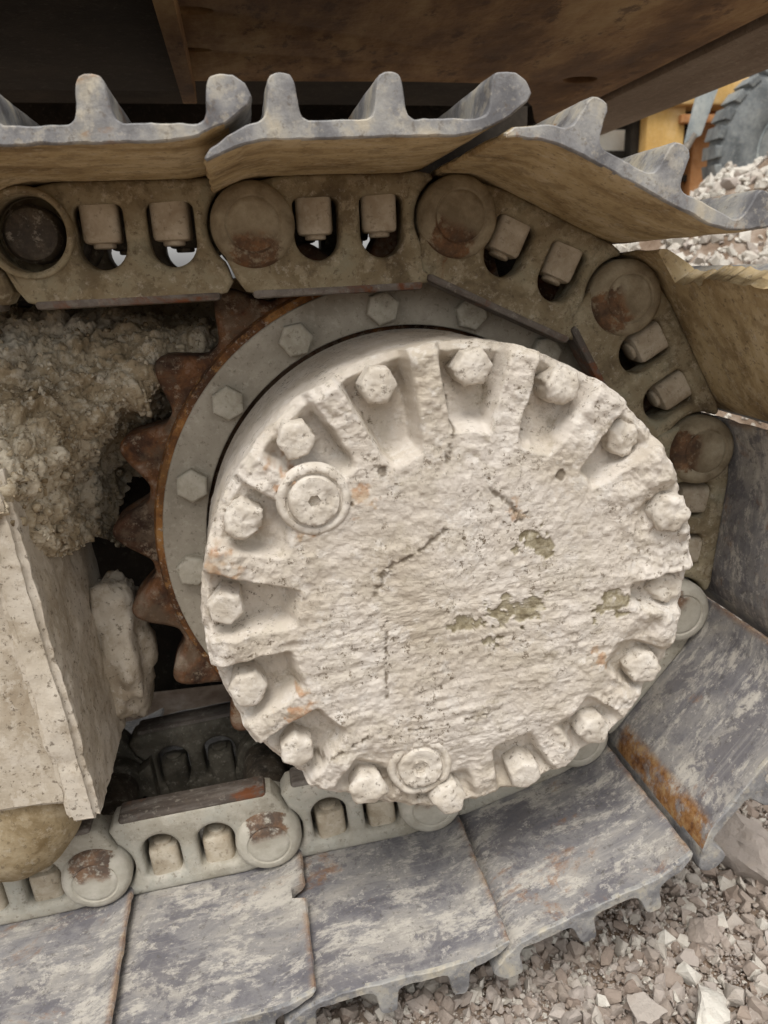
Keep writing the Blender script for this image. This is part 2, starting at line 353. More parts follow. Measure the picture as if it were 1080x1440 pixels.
def gravel(name, x, y, z, sz, tint):
    VV, FF, TT, n = [], [], [], 0
    which = rg.integers(0, 40, len(x)); q = rg.normal(size=(len(x), 4)); q /= np.linalg.norm(q, axis=1)[:, None]
    a, b, c, d = q.T
    M3 = np.stack([1-2*(c*c+d*d), 2*(b*c-a*d), 2*(b*d+a*c), 2*(b*c+a*d), 1-2*(b*b+d*d), 2*(c*d-a*b), 2*(b*d-a*c), 2*(c*d+a*b), 1-2*(b*b+c*c)], -1).reshape(-1, 3, 3)
    pos = np.stack([x, y, z], -1)
    for k in range(40):
        m = np.nonzero(which == k)[0]; V, F = protos[k]
        W = np.einsum('mij,vj->mvi', M3[m], V)*sz[m][:, None, None]+pos[m][:, None, :]
        VV.append(W.reshape(-1, 3)); FF.append((F[None]+(np.arange(len(m))*len(V))[:, None, None]+n).reshape(-1, 3)); n += len(m)*len(V)
        TT.append(np.repeat(tint[m], len(V)))
    VV = np.concatenate(VV).astype(np.float32); FF = np.concatenate(FF)
    me = bpy.data.meshes.new(name); me.vertices.add(len(VV)); me.vertices.foreach_set('co', VV.reshape(-1))
    me.loops.add(len(FF)*3); me.loops.foreach_set('vertex_index', FF.reshape(-1).astype(np.int32))
    me.polygons.add(len(FF)); me.polygons.foreach_set('loop_start', np.arange(0, len(FF)*3, 3, dtype=np.int32))
    me.polygons.foreach_set('loop_total', np.full(len(FF), 3, np.int32)); me.update(calc_edges=True)
    attr(me, 'tint', np.concatenate(TT)); me.polygons.foreach_set('use_smooth', [False]*len(me.polygons)); return me
n1, n2 = 17000, 36000                                   # stones, and the fines between them
x = rg.uniform(-.25, 1.0, n1+n2); y = rg.uniform(-.42, .6, n1+n2)
x[n1:] = rg.uniform(-.12, .65, n2); y[n1:] = rg.uniform(-.40, .15, n2)
sz = np.minimum(.0046*np.exp(np.abs(rg.normal(0, .62, n1+n2))), .015); sz[n1:] = .0013*np.exp(np.abs(rg.normal(0, .5, n2)))
z = ground_h(x, y)+sz*.3+rg.uniform(0, .006, n1+n2)
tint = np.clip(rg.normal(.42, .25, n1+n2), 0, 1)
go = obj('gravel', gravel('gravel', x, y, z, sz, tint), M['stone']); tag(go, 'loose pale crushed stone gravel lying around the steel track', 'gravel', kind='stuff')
n1 = 20000                                              # the heap behind
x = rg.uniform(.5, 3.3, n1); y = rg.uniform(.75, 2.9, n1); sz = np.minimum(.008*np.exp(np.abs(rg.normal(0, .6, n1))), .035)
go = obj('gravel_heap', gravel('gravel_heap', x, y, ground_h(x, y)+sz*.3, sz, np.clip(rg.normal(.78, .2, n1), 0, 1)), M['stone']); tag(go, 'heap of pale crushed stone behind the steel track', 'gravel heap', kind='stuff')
rocks = [((.245, -.285, -.462), .032, .95, 'pale angular rock with flat bright top among the gravel'),
         ((.435, -.105, -.462), .080, .45, 'large pinkish slab of rock under the rusty shoe corner'),
         ((.185, -.262, -.466), .024, .55, 'grey rounded rock beside the pale angular rock'),
         ((.300, -.190, -.463), .024, .35, 'brownish rock lying in front of the pinkish slab'),
         ((.118, -.305, -.468), .022, .6, 'beige rock just under the steel shoe edge'),
         ((.335, -.330, -.468), .026, .75, 'cream coloured block of stone in the open gravel')]
for loc, s, tint, lb in rocks:
    V, F = protos[rs.randrange(40)]
    me = mesh('rock', V*np.array([s, s, s*.85]), [tuple(map(int, f)) for f in F])
    bm = bmesh.new(); bm.from_mesh(me); bmesh.ops.subdivide_edges(bm, edges=bm.edges[:], cuts=7, use_grid_fill=True)
    co = np.array([v.co[:] for v in bm.verts]); dd = .17*fbm(co[:, 0]/s*1.6, co[:, 1]/s*1.6, co[:, 2]/s*1.6, int(s*1000), 5, .6)
    for v, q in zip(bm.verts, dd): v.co = v.co*(1+float(q))
    bm.to_mesh(me); bm.free(); smooth(me, 22)
    attr(me, 'tint', np.full(len(me.vertices), tint))
    o = obj('rock', me, M['stone']); o.location = loc; o.rotation_euler = (rs.uniform(-.3, .3), rs.uniform(-.3, .3), rs.uniform(0, 6))
    tag(o, lb, 'rock', 'larger rocks in the gravel')

# ------------------------------------------------------------------ track shoes
SY0, SY1 = -.243, .363
def grouser(c):                                 # right to left over the top
    return [(c+.0175, .0551), (c+.0135, .0575), (c+.0118, .062), (c+.0098, .0785), (c+.0070, .0838), (c+.002, .0850), (c-.003, .0850), (c-.0072, .0836), (c-.0098, .0785), (c-.0118, .062), (c-.0135, .0575), (c-.0175, .0551)]
PROF = [(-.036, .0325), (-.033, .0285), (-.02, .0340), (-.005, .0400), (.01, .0425), (.145, .0425), (.165, .0455), (.185, .054), (.2, .064),
        (.2035, .070), (.199, .079), (.191, .0845), (.182, .0850), (.1745, .0836), (.172, .0785), (.170, .062), (.1682, .0575), (.164, .0551)]+grouser(.098)+grouser(.0225)+[(-.004, .0535), (-.018, .0470), (-.031, .0398)]
def resample(pts, d):
    out = []
    for i, a in enumerate(pts):
        b = pts[(i+1) % len(pts)]; n = max(1, int(round(hypot(b[0]-a[0], b[1]-a[1])/d)))
        out += [(a[0]+(b[0]-a[0])*j/n, a[1]+(b[1]-a[1])*j/n) for j in range(n)]
    return np.array(out)
def shoe_mesh(seed, low, notch, rusty_edge=False, ragged=False):
    pr = resample(PROF, .003)
    pr = pr*.7+(np.roll(pr, 1, 0)+np.roll(pr, -1, 0))*.15
    tn = np.roll(pr, -1, 0)-np.roll(pr, 1, 0); nr = np.stack([tn[:, 1], -tn[:, 0]], -1); nr /= np.linalg.norm(nr, axis=1)[:, None]+1e-9
    ys = [SY0, SY0+.0010, SY0+.004]+list(np.linspace(SY0+.01, -.128, 26))+[-.1245, -.121, -.117, -.113, -.109, -.1055, -.102]+list(np.linspace(-.098, SY1-.01, 46))+[SY1-.004, SY1-.0015, SY1]
    ins = {0: -.0014, 1: -.0004, len(ys)-2: -.0004, len(ys)-1: -.0014}
    rows = []
    for j, y in enumerate(ys):
        q = pr.copy()
        d = .0005*fbm(q[:, 0]*28, y*28, q[:, 1]*28, seed, 4)
        edge = np.exp(-(y-SY0)/.012)
        d += -.0009*edge*np.abs(fbm(q[:, 0]*70, y*20, q[:, 1]*70, seed+5, 3))
        d += ins.get(j, 0)
        # ragged wear on the lip
        d += -.0018*sstep(.0, -.03, q[:, 0])*np.abs(vn(y*60, seed, 0, 4))
        q += nr*d[:, None]
        if notch and -.1225 < y < -.1045: q[:, 0] = np.maximum(q[:, 0], -.019)
        if ragged and y < -.10: q[:, 0] = np.maximum(q[:, 0], .002+.005*sstep(-.13, -.10, y)*-1+.0035*float(fbm(y*70, 0, 0, 4, 4))+.006*float(vn(y*18, 3, 0, 2)))
        rows.append(np.stack([q[:, 0], np.full(len(q), y)+(.0009*fbm(q[:, 0]*40, q[:, 1]*40, 0, seed+9, 3) if j < 3 else 0), q[:, 1]], -1))
    V = np.stack(rows); me = gridmesh('shoe_plate', V, True)
    n = V.shape[1]; R_ = V.shape[0]
    bm = bmesh.new(); bm.from_mesh(me); bm.verts.ensure_lookup_table()
    bm.faces.new([bm.verts[i] for i in range(n)]); bm.faces.new([bm.verts[(R_-1)*n+i] for i in range(n)])
    bmesh.ops.recalc_face_normals(bm, faces=bm.faces)
    for f in bm.faces:
        c = f.calc_center_median()
        f.material_index = 1 if (c.y < SY0+.003 or c.z > .0535) else 0
    bmesh.ops.triangulate(bm, faces=[f for f in bm.faces if len(f.verts) > 4])
    bm.to_mesh(me); bm.free(); smooth(me, 24)
    if low:
        co = np.array([v.co[:] for v in me.vertices])
        er = .55*sstep(-.026, -.033, co[:, 0])*(co[:, 1] < -.05)
        if rusty_edge: er = np.maximum(er, sstep(.146, .158, co[:, 0])*(co[:, 1] < -.05))
        attr(me, 'edge_rust', er)
    me.materials.append(M['shoelow'] if low else M['shoeup']); me.materials.append(M['steel'])
    return me
def nut_mesh():
    """hexagonal nut, axis along z, with the thread end of its bolt"""
    v, f = [], []
    prof = [(.0, -.0105), (.0135, -.0105), (.0160, -.0095), (.0172, -.0065), (.0174, .0), (.0175, .041), (0, .041)]
    n = 36
    for ri, (r, z) in enumerate(prof):
        for i in range(n):
            a = 2*pi*i/n; rr = r
            if r > .012:
                rr = r/(abs(cos(a))**5+abs(sin(a))**5)**.2
            v.append((rr*cos(a), rr*sin(a), z))
    for j in range(len(prof)-1):
        for i in range(n):
            k = (i+1) % n; f.append((j*n+i, j*n+k, (j+1)*n+k, (j+1)*n+i))
    me = mesh('nut', v, f); bm = bmesh.new(); bm.from_mesh(me); bmesh.ops.remove_doubles(bm, verts=bm.verts, dist=1e-6); bmesh.ops.recalc_face_normals(bm, faces=bm.faces); bm.to_mesh(me); bm.free()
    me.materials.append(M['nut']); return smooth(me, 32)
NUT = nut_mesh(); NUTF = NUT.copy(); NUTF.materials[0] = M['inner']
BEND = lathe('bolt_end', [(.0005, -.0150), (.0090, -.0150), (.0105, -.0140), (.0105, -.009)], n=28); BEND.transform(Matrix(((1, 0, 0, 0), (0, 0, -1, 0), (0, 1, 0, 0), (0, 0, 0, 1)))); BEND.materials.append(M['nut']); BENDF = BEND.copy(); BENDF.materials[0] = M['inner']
WIN = [(.0385, .0830), (.1030, .1465)]
shoe_lb = {-3: 'sandy steel track shoe above the mud heap, before the open pin recess',
 -2: 'sandy track shoe with three grousers above the open dark pin recess',
 -1: 'level sandy track shoe between the pin recess shoe and the tilted shoe',
 0: 'tilted sandy track shoe where the upper run bends over the sprocket',
 1: 'steep sandy track shoe with ragged upper edge in front of gravel heap',
 2: 'upright grey brown track shoe beside the right rim of the muddy hub',
 3: 'dark blue grey track shoe with a rusty orange edge strip',
 4: 'scuffed track shoe under the hub with its corner over the gravel',
 5: 'scuffed grey track shoe with pale dust splash and small rust streak',
 6: 'scuffed grey track shoe with a notched edge under two square nuts',
 7: 'scuffed track shoe below the roller at the track frame'}
for k in range(-3, 8):
    e = empty('track_shoe'); place(e, k)
    tag(e, shoe_lb[k], 'track shoe', 'shoes of the steel track')
    obj('shoe_plate', shoe_mesh(20+k*7, k >= 2, k in (1, 6), k == 3, k == 1), None, e)
    for a, b in WIN:
        for y in (-.0265, .1465):
            n = obj('nut', NUT if y < 0 else NUTF, None, e); n.location = ((a+b)/2, y, 0); n.rotation_euler = (0, 0, random.uniform(-.16, .16)); obj('bolt_end', BEND if y < 0 else BENDF, None, n)

# ------------------------------------------------------------------ track links
def window_loop(a, b, top=.023, bot=-.034):
    w_ = b-a; c = (a+b)/2; r = w_/2*.98
    lo = arc(c, bot+r, w_/2, 180, 360, 14)
    return lo+[(b, top-.007)]+arc(b-.007, top-.007, .007, 0, 90, 4)+arc(a+.007, top-.007, .007, 90, 180, 4)
def link_outline():
    o = arc(0, 0, .039, 80, 222, 22)
    o += [(-.020, -.048), (-.012, -.060), (-.004, -.062), (.08, -.0625), (.160, -.062), (.170, -.060), (.177, -.050)]
    o += arc(.2, 0, .0425, 228, 122, 18)
    o += [(.176, .041), (.165, .0435), (.12, .0432), (.06, .0432), (.035, .0432), (.020, .041)]
    return o
def shear(me, s, mirror=False):
    for v in me.vertices: v.co.y += v.co.x*s
    if mirror:
        for v in me.vertices: v.co.y = 2*YC-v.co.y
        me.flip_normals()
    return me
def link_set(low, rec=False):
    L = M['linklow'] if low else M['link']; PM = M['pinlow'] if low else M['pin']
    d = {}
    for s, mir in (('near', False), ('far', True)):
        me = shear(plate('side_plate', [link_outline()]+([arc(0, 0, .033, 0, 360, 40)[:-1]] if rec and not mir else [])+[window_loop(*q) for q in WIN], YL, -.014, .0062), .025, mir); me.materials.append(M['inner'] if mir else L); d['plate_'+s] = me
        # round boss, proud of the plate
        pr = [(.0, -.0615), (.0245, -.0615), (.0252, -.0618), (.0262, -.0628), (.031, -.0624), (.0345, -.0605), (.0378, -.0565), (.0395, -.050), (.0395, -.016), (0, -.016)]
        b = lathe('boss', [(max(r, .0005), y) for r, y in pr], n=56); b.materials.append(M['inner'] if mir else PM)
        if mir:
            for v in b.vertices: v.co.y = 2*YC-v.co.y
            b.flip_normals()
        d['boss_'+s] = b
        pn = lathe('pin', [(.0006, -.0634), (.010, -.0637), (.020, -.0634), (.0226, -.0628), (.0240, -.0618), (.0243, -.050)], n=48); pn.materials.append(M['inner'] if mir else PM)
        if mir:
            for v in pn.vertices: v.co.y = 2*YC-v.co.y
            pn.flip_normals()
        d['pin_'+s] = pn
        tl = plate('tail', [arc(.2, 0, .037, -150, 150, 26)+[(.15, .030), (.15, -.030)]], -.0135, .012, .003)
        if mir: shear(tl, 0, True)
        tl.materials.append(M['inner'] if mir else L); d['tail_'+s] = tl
        rl = box('rail', (-.006, -.0512, -.0672), (.164, -.018, -.0560), .0045); shear(rl, .025)  # worn rail; its dark front also paints the shade along the link's lower edge
        if mir: shear(rl, 0, True)
        rl.materials.append(M['rail']); d['rail_'+s] = rl
    bu = lathe('bushing', [(.028, -.012), (.029, -.009), (.029, .129), (.028, .132)], n=40); bu.materials.append(M['hole']); d['bushing'] = bu
    return d
SETU, SETL, SETR = link_set(False), link_set(True), link_set(False, True)
# the link whose pin sits deep in an open recess
rec_out = arc(0, 0, .0395, 0, 360, 56)[:-1]; rec_in = arc(0, 0, .0335, 0, 360, 48)[:-1]
REC = plate('boss', [rec_out, rec_in], -.0595, -.016, .003); REC.materials.append(M['link'])
RECP = lathe('pin', [(.0005, -.043), (.017, -.043), (.0225, -.041), (.026, -.036), (.026, .0)], n=40); RECP.materials.append(M['hole'])
link_lb = {-3: 'dusty brown track link leading up to the open pin recess',
 -2: 'dusty brown track link with an open dark pin recess at its end',
 -1: 'dusty brown level track link with a spot of rust under its pin',
 0: 'dusty brown tilted track link with dark red patch where the chain bends',
 1: 'dusty track link with red speckled pin, under the steep ragged shoe',
 2: 'grey track link half hidden by the right rim of the muddy hub',
 3: 'pale track link behind the lower right rim of the muddy hub',
 4: 'pale track link hidden behind the bottom rim of the muddy hub',
 5: 'pale track link just under the bottom bolts of the muddy hub',
 6: 'pale dusty track link with orange rust on its pin, two square nuts',
 7: 'pale dusty track link beside the roller, dark red rust on its pin'}
for k in range(-3, 8):
    S = SETL if k >= 3 else SETR if k == -2 else SETU
    e = empty('track_link'); place(e, k); tag(e, link_lb[k], 'track link', 'links of the steel track')
    for s in ('near', 'far'):
        obj('side_plate', S['plate_'+s], None, e); obj('rail', S['rail_'+s], None, e); obj('link_tail', S['tail_'+s], None, e)
        if k == -2 and s == 'near':
            obj('pin', RECP, None, obj('boss', REC, None, e))
        else: obj('pin', S['pin_'+s], None, obj('boss', S['boss_'+s], None, e))
    obj('bushing', S['bushing'], None, e)

# ------------------------------------------------------------------ sprocket
spk = empty('sprocket', (0, 0, 0)); tag(spk, 'rusty toothed drive sprocket with a dusty bolted ring behind the hub', 'sprocket')
tooth0 = PH
def gear_outline():
    o = []; n = 21*24
    for i in range(n):
        a = tooth0+2*pi*i/n; ph = ((i % 24)/24)              # valley at 0, tip at .5
        d = abs(ph-.5)*2                                       # 0 at the tip, 1 in the valley
        r = .296+.040*(.5+.5*cos(pi*min(1, d*1.12)))**.9
        o.append((r*cos(a), r*sin(a)))
    return o
teeth = plate('tooth_ring', [gear_outline(), arc(0, 0, .21, 0, 360, 90)[:-1]], .022, .082, .007)
bm = bmesh.new(); bm.from_mesh(teeth); bm.to_mesh(teeth); bm.free()
obj('tooth_ring', teeth, M['rust'], spk)
rim = lathe('rim', [(.272, .024), (.272, .018), (.2795, .010), (.2870, .013), (.2905, .024)], n=120)
obj('weld_rim', rim, M['orange_rust'], spk)
ring = plate('ring', [arc(0, 0, .2795, 0, 360, 140)[:-1], arc(0, 0, .2318, 0, 360, 100)[:-1]], .006, .024, .002)
ring_o = obj('ring', ring, M['ring'], spk)
def hexbolt(R_, h, mud=0, seed=0, post=0, n=60):
    rows = []
    prof = [(q/10+.001, -h) for q in range(0, 9)]+[(.86, -h+.0002), (.93, -h+.0008), (1, -h+.0026), (1, -h*.7), (1, -h*.5), (1, -h*.3), (1.0, post)]
    a = 2*pi*np.arange(n)/n
    hx = cos(pi/6)/np.cos((a % (pi/3))-pi/6)
    for fr, y in prof:
        k_ = min(1, max(0, (fr-.5)/.5)); sq = hx*(1-mud*.35)+mud*.35*.93; shp = .93*(1-k_)+sq*k_
        r = R_*fr*shp
        x, z = r*np.cos(a), r*np.sin(a)
        nn = fbm(x*70, y*70, z*70, seed, 4)*min(1, fr*1.5)
        x = x*(1+.22*mud*nn*(fr > .3)); z = z*(1+.22*mud*nn*(fr > .3))
        yy = y-(.0032*mud*fbm(x*60, y*60, z*60, seed+3, 4)+.003*mud*(1-fr*fr)) if y < -h*.5 else np.full(n, y)
        rows.append(np.stack([x, np.broadcast_to(yy, x.shape), z], -1))
    me = gridmesh('bolt', np.stack(rows), True); fixnormals(me)
    return smooth(me, 30 if mud < .4 else 60)
HB = hexbolt(.0185, .0135, .08, 1); HB.materials.append(M['bolt'])
for i in range(16):
    a = 3.2452-2*pi/16*i
    b = obj('bolt', HB, None, ring_o); b.location = (.252*cos(a), .0065, .252*sin(a)); b.rotation_euler = (0, random.uniform(0, 1), 0)

# ------------------------------------------------------------------ final drive hub
hub = empty('final_drive_hub', (0, 0, 0)); tag(hub, 'round final drive hub caked in pale dried mud with bolts round its rim', 'hub')
RH, YH = .229, -.211
BA = [176.5-22.5*i for i in range(16)]
#        0    1    2    3    4    5    6    7    8    9    10   11   12   13   14   15
DEP = [.034, .026, .032, .037, .036, .034, .030, .006, .022, .018, .018, .024, .014, .018, .030, .034]
RIN = [.150, .168, .160, .146, .158, .156, .160, .186, .170, .172, .176, .170, .190, .184, .164, .160]
RIBW = [.026, .027, .025, .026, .026, .027, .040, .04, .044, .036, .028, .027, .026, .026, .027, .025]
nth, nr = 900, 250
th = 2*pi*np.arange(nth)/nth
rr = np.concatenate([np.linspace(.0006, .14, 110), np.linspace(.1408, RH, nr-110)])
TH, RR = np.meshgrid(th, rr)
X, Z = RR*np.cos(TH), RR*np.sin(TH)
wob = fbm(X*22, Z*22, 0, 31, 4); wob2 = fbm(X*60, Z*60, 3, 41, 3)
H = np.zeros_like(X)
deg = np.degrees(TH)
for i, a in enumerate(BA):
    d = (deg-a+180) % 360-180
    lat = np.abs(np.radians(d))*RR+.0016*wob+.0008*wob2
    half = np.radians(11.25)*RR-RIBW[i]*.5
    m = (1-(.85 if 8 < i < 14 else .5)*sstep(.208 if 8 < i < 14 else .206, .2265, RR))*sstep(half+.003, half-.005, lat)*sstep(RIN[i]-.006, RIN[i]+.010, RR+.003*wob+.001*wob2)
    fl = DEP[i]*(.82+.18*sstep(RIN[i], RIN[i]+.05, RR))
    sel = (np.abs(d) <= 11.25)
    H = np.where(sel, H-m*fl, H)
# the lower rim falls away below the crack
low = sstep(-.118, -.200, Z+.012*wob+.02*np.abs(X+.02))*sstep(-.16, -.05, X)*sstep(.20, .06, X)
H -= .009*low
# buried right side: heaped mud
right = np.exp(-((np.degrees(np.arctan2(Z, X))-12)/38)**2)*sstep(.14, .20, RR)
H += right*(.003+.006*fbm(X*38, Z*38, 2, 77, 4))
lumps = sstep(.155, .2, RR)
H += (.0009+.0026*lumps)*fbm(X*45, Z*45, 1, 51, 5)
H += .0008*fbm(X*150, Z*150, 4, 61, 4)
strk = fbm((X*cos(.1)+Z*sin(.1))*26, (Z*cos(.1)-X*sin(.1))*150, 2, 71, 4)
H += .0005*strk*sstep(.06, -.03, Z)*sstep(.19, .15, RR)
H += .0002*strk
# rounded, chipped outer edge
H -= .007*sstep(RH-.009, RH, RR)**2+.004*sstep(RH-.014, RH, RR)*np.clip(fbm(X*55, Z*55, 8, 81, 4), 0, 1)
# marks with a shape of their own
def seg_dist(px, pz, pts):
    D = np.full(px.shape, 9.)
    for (ax, az), (bx, bz) in zip(pts[:-1], pts[1:]):
        L2 = (bx-ax)**2+(bz-az)**2; t = np.clip(((px-ax)*(bx-ax)+(pz-az)*(bz-az))/L2, 0, 1)
        D = np.minimum(D, np.hypot(px-ax-t*(bx-ax), pz-az-t*(bz-az)))
    return D
brk = fbm(X*120, Z*120, 6, 91, 4)
dark = np.zeros_like(X)
for pts, wd in (([(-.077,.015),(-.072,.028),(-.066,.038),(-.047,.046),(-.028,.057),(-.013,.069)], .0035), ([(-.077,.013),(-.072,.03),(-.06,.042)], .005),
                ([(-.050,-.129),(-.012,-.127),(.030,-.121)], .0022), ([(-.068,-.010),(-.070,-.052),(-.070,-.092)], .0020), ([(-.143,-.158),(-.102,-.137),(-.078,-.125)], .003),
                ([(.027,.102),(.047,.086),(.057,.070)], .0035), ([(.051,.070),(.070,.086)], .002), ([(-.006,.19),(-.004,.16),(-.012,.13)], .003)):
    D = seg_dist(X, Z, pts); dark = np.maximum(dark, sstep(wd, wd*.3, D+.0025*brk)*sstep(-.45, .15, brk+.2))
for (x, z), r in (((-.070,.125), .005), ((.092,.111), .006), ((.063,-.039), .003), ((-.096,.10), .002)):
    dark = np.maximum(dark, sstep(r, r*.5, np.hypot(X-x, Z-z)+.004*brk))
rusty = np.zeros_like(X)
for (x, z), r in (((-.150,.129), .013), ((-.085,.103), .011), ((-.208,.058), .016), ((-.130,.073), .009), ((-.152,-.092), .012), ((.05,.08), .010), ((-.19,.075), .008), ((.14,-.075), .008)):
    rusty = np.maximum(rusty, sstep(r, r*.3, np.hypot(X-x, Z-z)+.012*brk)*.75)
flake = np.zeros_like(X)
for pts, wd in (([(.002,-.025),(.010,-.030)], .009), ([(.020,-.026),(.045,-.018),(.070,-.011)], .011), ([(.024,-.044),(.034,-.048)], .007), ([(.064,.049),(.082,.037)], .008), ([(.130,-.025),(.154,-.017)], .011), ([(.062,-.040),(.066,-.040)], .005)):
    D = seg_dist(X, Z, pts); flake = np.maximum(flake, sstep(wd, wd*.7, D+.010*brk+.006*wob))
H -= .0016*flake+.0016*dark
# rim wall
wy = np.array([.0025, .006, .011, .018, .03, .045, .065, .09, .12, .15, .18, .205, .216])
wallr = RH+np.array([.0006, .0008, .0006, .0003, 0, -.0003, -.0004, -.0005, -.0006, -.0007, -.0008, -.001, -.001])
ex = np.cos(th); ez = np.sin(th)
V = np.empty((nr+len(wy), nth, 3)); V[:nr, :, 0] = X; V[:nr, :, 1] = YH-H; V[:nr, :, 2] = Z
e0 = YH-H[-1]
for j, (y, r) in enumerate(zip(wy, wallr)):
    yy = e0*(1-y/.216)+.004*(y/.216)
    q = r+(.0016*fbm(ex*9, yy*30, ez*9, 5, 4)+.0006*fbm(ex*40, yy*150, ez*40, 6, 3))*(1 if j < 11 else 0)
    V[nr+j, :, 0] = q*ex; V[nr+j, :, 1] = yy; V[nr+j, :, 2] = q*ez
me = gridmesh('cover', V, True); me.flip_normals()
full = lambda a: np.concatenate([a, np.zeros((len(wy), nth))])
attr(me, 'dark', full(dark)); attr(me, 'rusty', full(rusty)); attr(me, 'flake', full(flake))
obj('cover', me, M['hub'], hub)
# rim bolts: radius, head height above its seat, mud
MUD = [.25, .8, .6, .5, .6, .8, 1, 1, 1, .9, .6, .4, .5, .65, .5, .6]
for i, a in enumerate(BA):
    bm_ = hexbolt(.0160+.0022*MUD[i], .020, MUD[i], 100+i, .02); bm_.materials.append(M['boltmud'])
    b = obj('bolt', bm_, None, hub); ra = .2085 if i not in (9, 10, 11, 12, 13) else .2075
    dip = .006 if i in (11, 12, 13) else .004
    if i in (6, 7, 8): ra, dip = .2085, .007 if i == 7 else .015
    b.location = (ra*cos(radians(a)), YH+DEP[i]*.6+dip-.001+(.005 if i in (9, 10) else 0), ra*sin(radians(a))); b.rotation_euler = (random.uniform(-.04, .04), random.uniform(0, 1), random.uniform(-.04, .04))
    
# two round plugs
def plug(seed, soft):
    rows = []; n = 72; a = 2*pi*np.arange(n)/n
    hexr = .0055*cos(pi/6)/np.cos((a % (pi/3))-pi/6)
    prof = [(.0, .004, 1), (.9, .004, 1), (1.0, .0035, 1), (1.05, -.004, 1), (1.25, -.0044, 1), (.0085, -.0048, 0), (.0105, -.005, 0), (.0125, -.0052, 0), (.0145, -.0054, 0), (.0165, -.0055, 0), (.018, -.0055, 0), (.0205, -.005, 0), (.0215, -.002, 0), (.0222, .0005, 0), (.0235, .0005, 0), (.0245, -.0022, 0), (.028, -.0028, 0), (.0305, -.001, 0), (.032, .006, 0)]
    for r, y, hx in prof:
        R_ = hexr*r if hx else np.full(n, r)
        x, z = R_*np.cos(a), R_*np.sin(a)
        y = y*(1-soft) if hx else y
        rows.append(np.stack([x, np.full(n, y)-.0018*fbm(x*75, z*75, 0, seed, 5), z], -1))
    me = gridmesh('plug', np.stack(rows), True); return fixnormals(me)
for (x, z), s, soft in (((-.127, .105), 3, .2), ((-.039, -.172), 8, .7)):
    me = plug(s, soft); smooth(me, 60); me.materials.append(M['boltmud'])
    o = obj('plug', me, None, hub); o.location = (x, YH-.0005+(.0045 if z < 0 else 0), z)
# mud clots caked on the plate
# rear housing between the sprocket and the far rail
obj('rear_housing', lathe('rear_housing', [(.205, .03), (.2, .10), (.19, .20), (.17, .34), (.12, .36)], n=64), M['black'], hub)

# ------------------------------------------------------------------ track frame, roller, caked mud
fr = empty('undercarriage_frame', (-.40, 0, -.24)); tag(fr, 'dust covered box shaped track frame with a thick worn end plate', 'track frame')
def sub(o): o.location = (.40, 0, .24); return o
def worn_slab(name, lo, hi, amp, seed, mat, d=.006):
    bm = bmesh.new(); bmesh.ops.create_cube(bm, size=1)
    for v in bm.verts: v.co = [lo[i]+(v.co[i]+.5)*(hi[i]-lo[i]) for i in range(3)]
    bmesh.ops.bevel(bm, geom=bm.edges[:], offset=min(.006, min(hi[i]-lo[i] for i in range(3))*.3), segments=3, affect='EDGES')
    for ax in range(3):
        n = int((hi[ax]-lo[ax])/d)
        for i in range(1, n):
            c = [0, 0, 0]; c[ax] = lo[ax]+(hi[ax]-lo[ax])*i/n; nn = [0, 0, 0]; nn[ax] = 1
            bmesh.ops.bisect_plane(bm, geom=bm.verts[:]+bm.edges[:]+bm.faces[:], plane_co=c, plane_no=nn)
    bm.normal_update(); co = np.array([v.co[:] for v in bm.verts]); no = np.array([v.normal[:] for v in bm.verts])
    dd = amp*fbm(co[:, 0]*40, co[:, 1]*40, co[:, 2]*40, seed, 5)+amp*.4*fbm(co[:, 0]*160, co[:, 1]*160, co[:, 2]*160, seed+1, 3)
    co += no*dd[:, None]
    for v, c in zip(bm.verts, co): v.co = c
    me = bpy.data.meshes.new(name); bm.to_mesh(me); bm.free(); smooth(me, 50); me.materials.append(mat); return me
def lean(me, k, z0):
    for v in me.vertices: v.co.x += (z0-v.co.z)*k
    return me
ep = worn_slab('end_plate', (-.397, -.130, -.243), (-.364, .125, .135), .0022, 3, M['frame'])
sub(obj('end_plate', lean(ep, .10, -.16), None, fr))
fp = worn_slab('front_panel', (-.75, -.114, -.228), (-.386, -.085, .10), .0018, 7, M['frame'], .012); sub(obj('front_panel', lean(fp, .10, -.16), None, fr))
sub(obj('bottom_plate', box('bottom_plate', (-.75, -.10, -.236), (-.39, .20, -.214), .004), M['frame'], fr))
sub(obj('top_plate', box('top_plate', (-.75, -.10, .04), (-.40, .22, .07), .004), M['frame'], fr))
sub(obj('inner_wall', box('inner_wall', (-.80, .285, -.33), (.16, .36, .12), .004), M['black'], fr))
def blob(name, c, rad, amp, seed, mat, fq=24):
    n, m = 72, 44; rows = []
    a = 2*pi*np.arange(n)/n
    for j in range(m+1):
        p = pi*j/m; x, y, z = np.sin(p)*np.cos(a), np.sin(p)*np.sin(a), np.full(n, cos(p))
        k = 1+amp*fbm(x*rad[0]*fq+c[0]*50, y*rad[1]*fq, z*rad[2]*fq, seed, 5)
        sx = lambda q: np.sign(q)*np.abs(q)**.8
        rows.append(np.stack([c[0]+rad[0]*sx(x)*k, c[1]+rad[1]*sx(y)*k, c[2]+rad[2]*sx(z)*k], -1))
    me = gridmesh(name, np.stack(rows), True); fixnormals(me); smooth(me, 70); me.materials.append(mat); return me
sub(obj('end_lug', blob('end_lug', (-.356, .080, -.150), (.038, .055, .095), .16, 4, M['frame'], 38), None, fr))
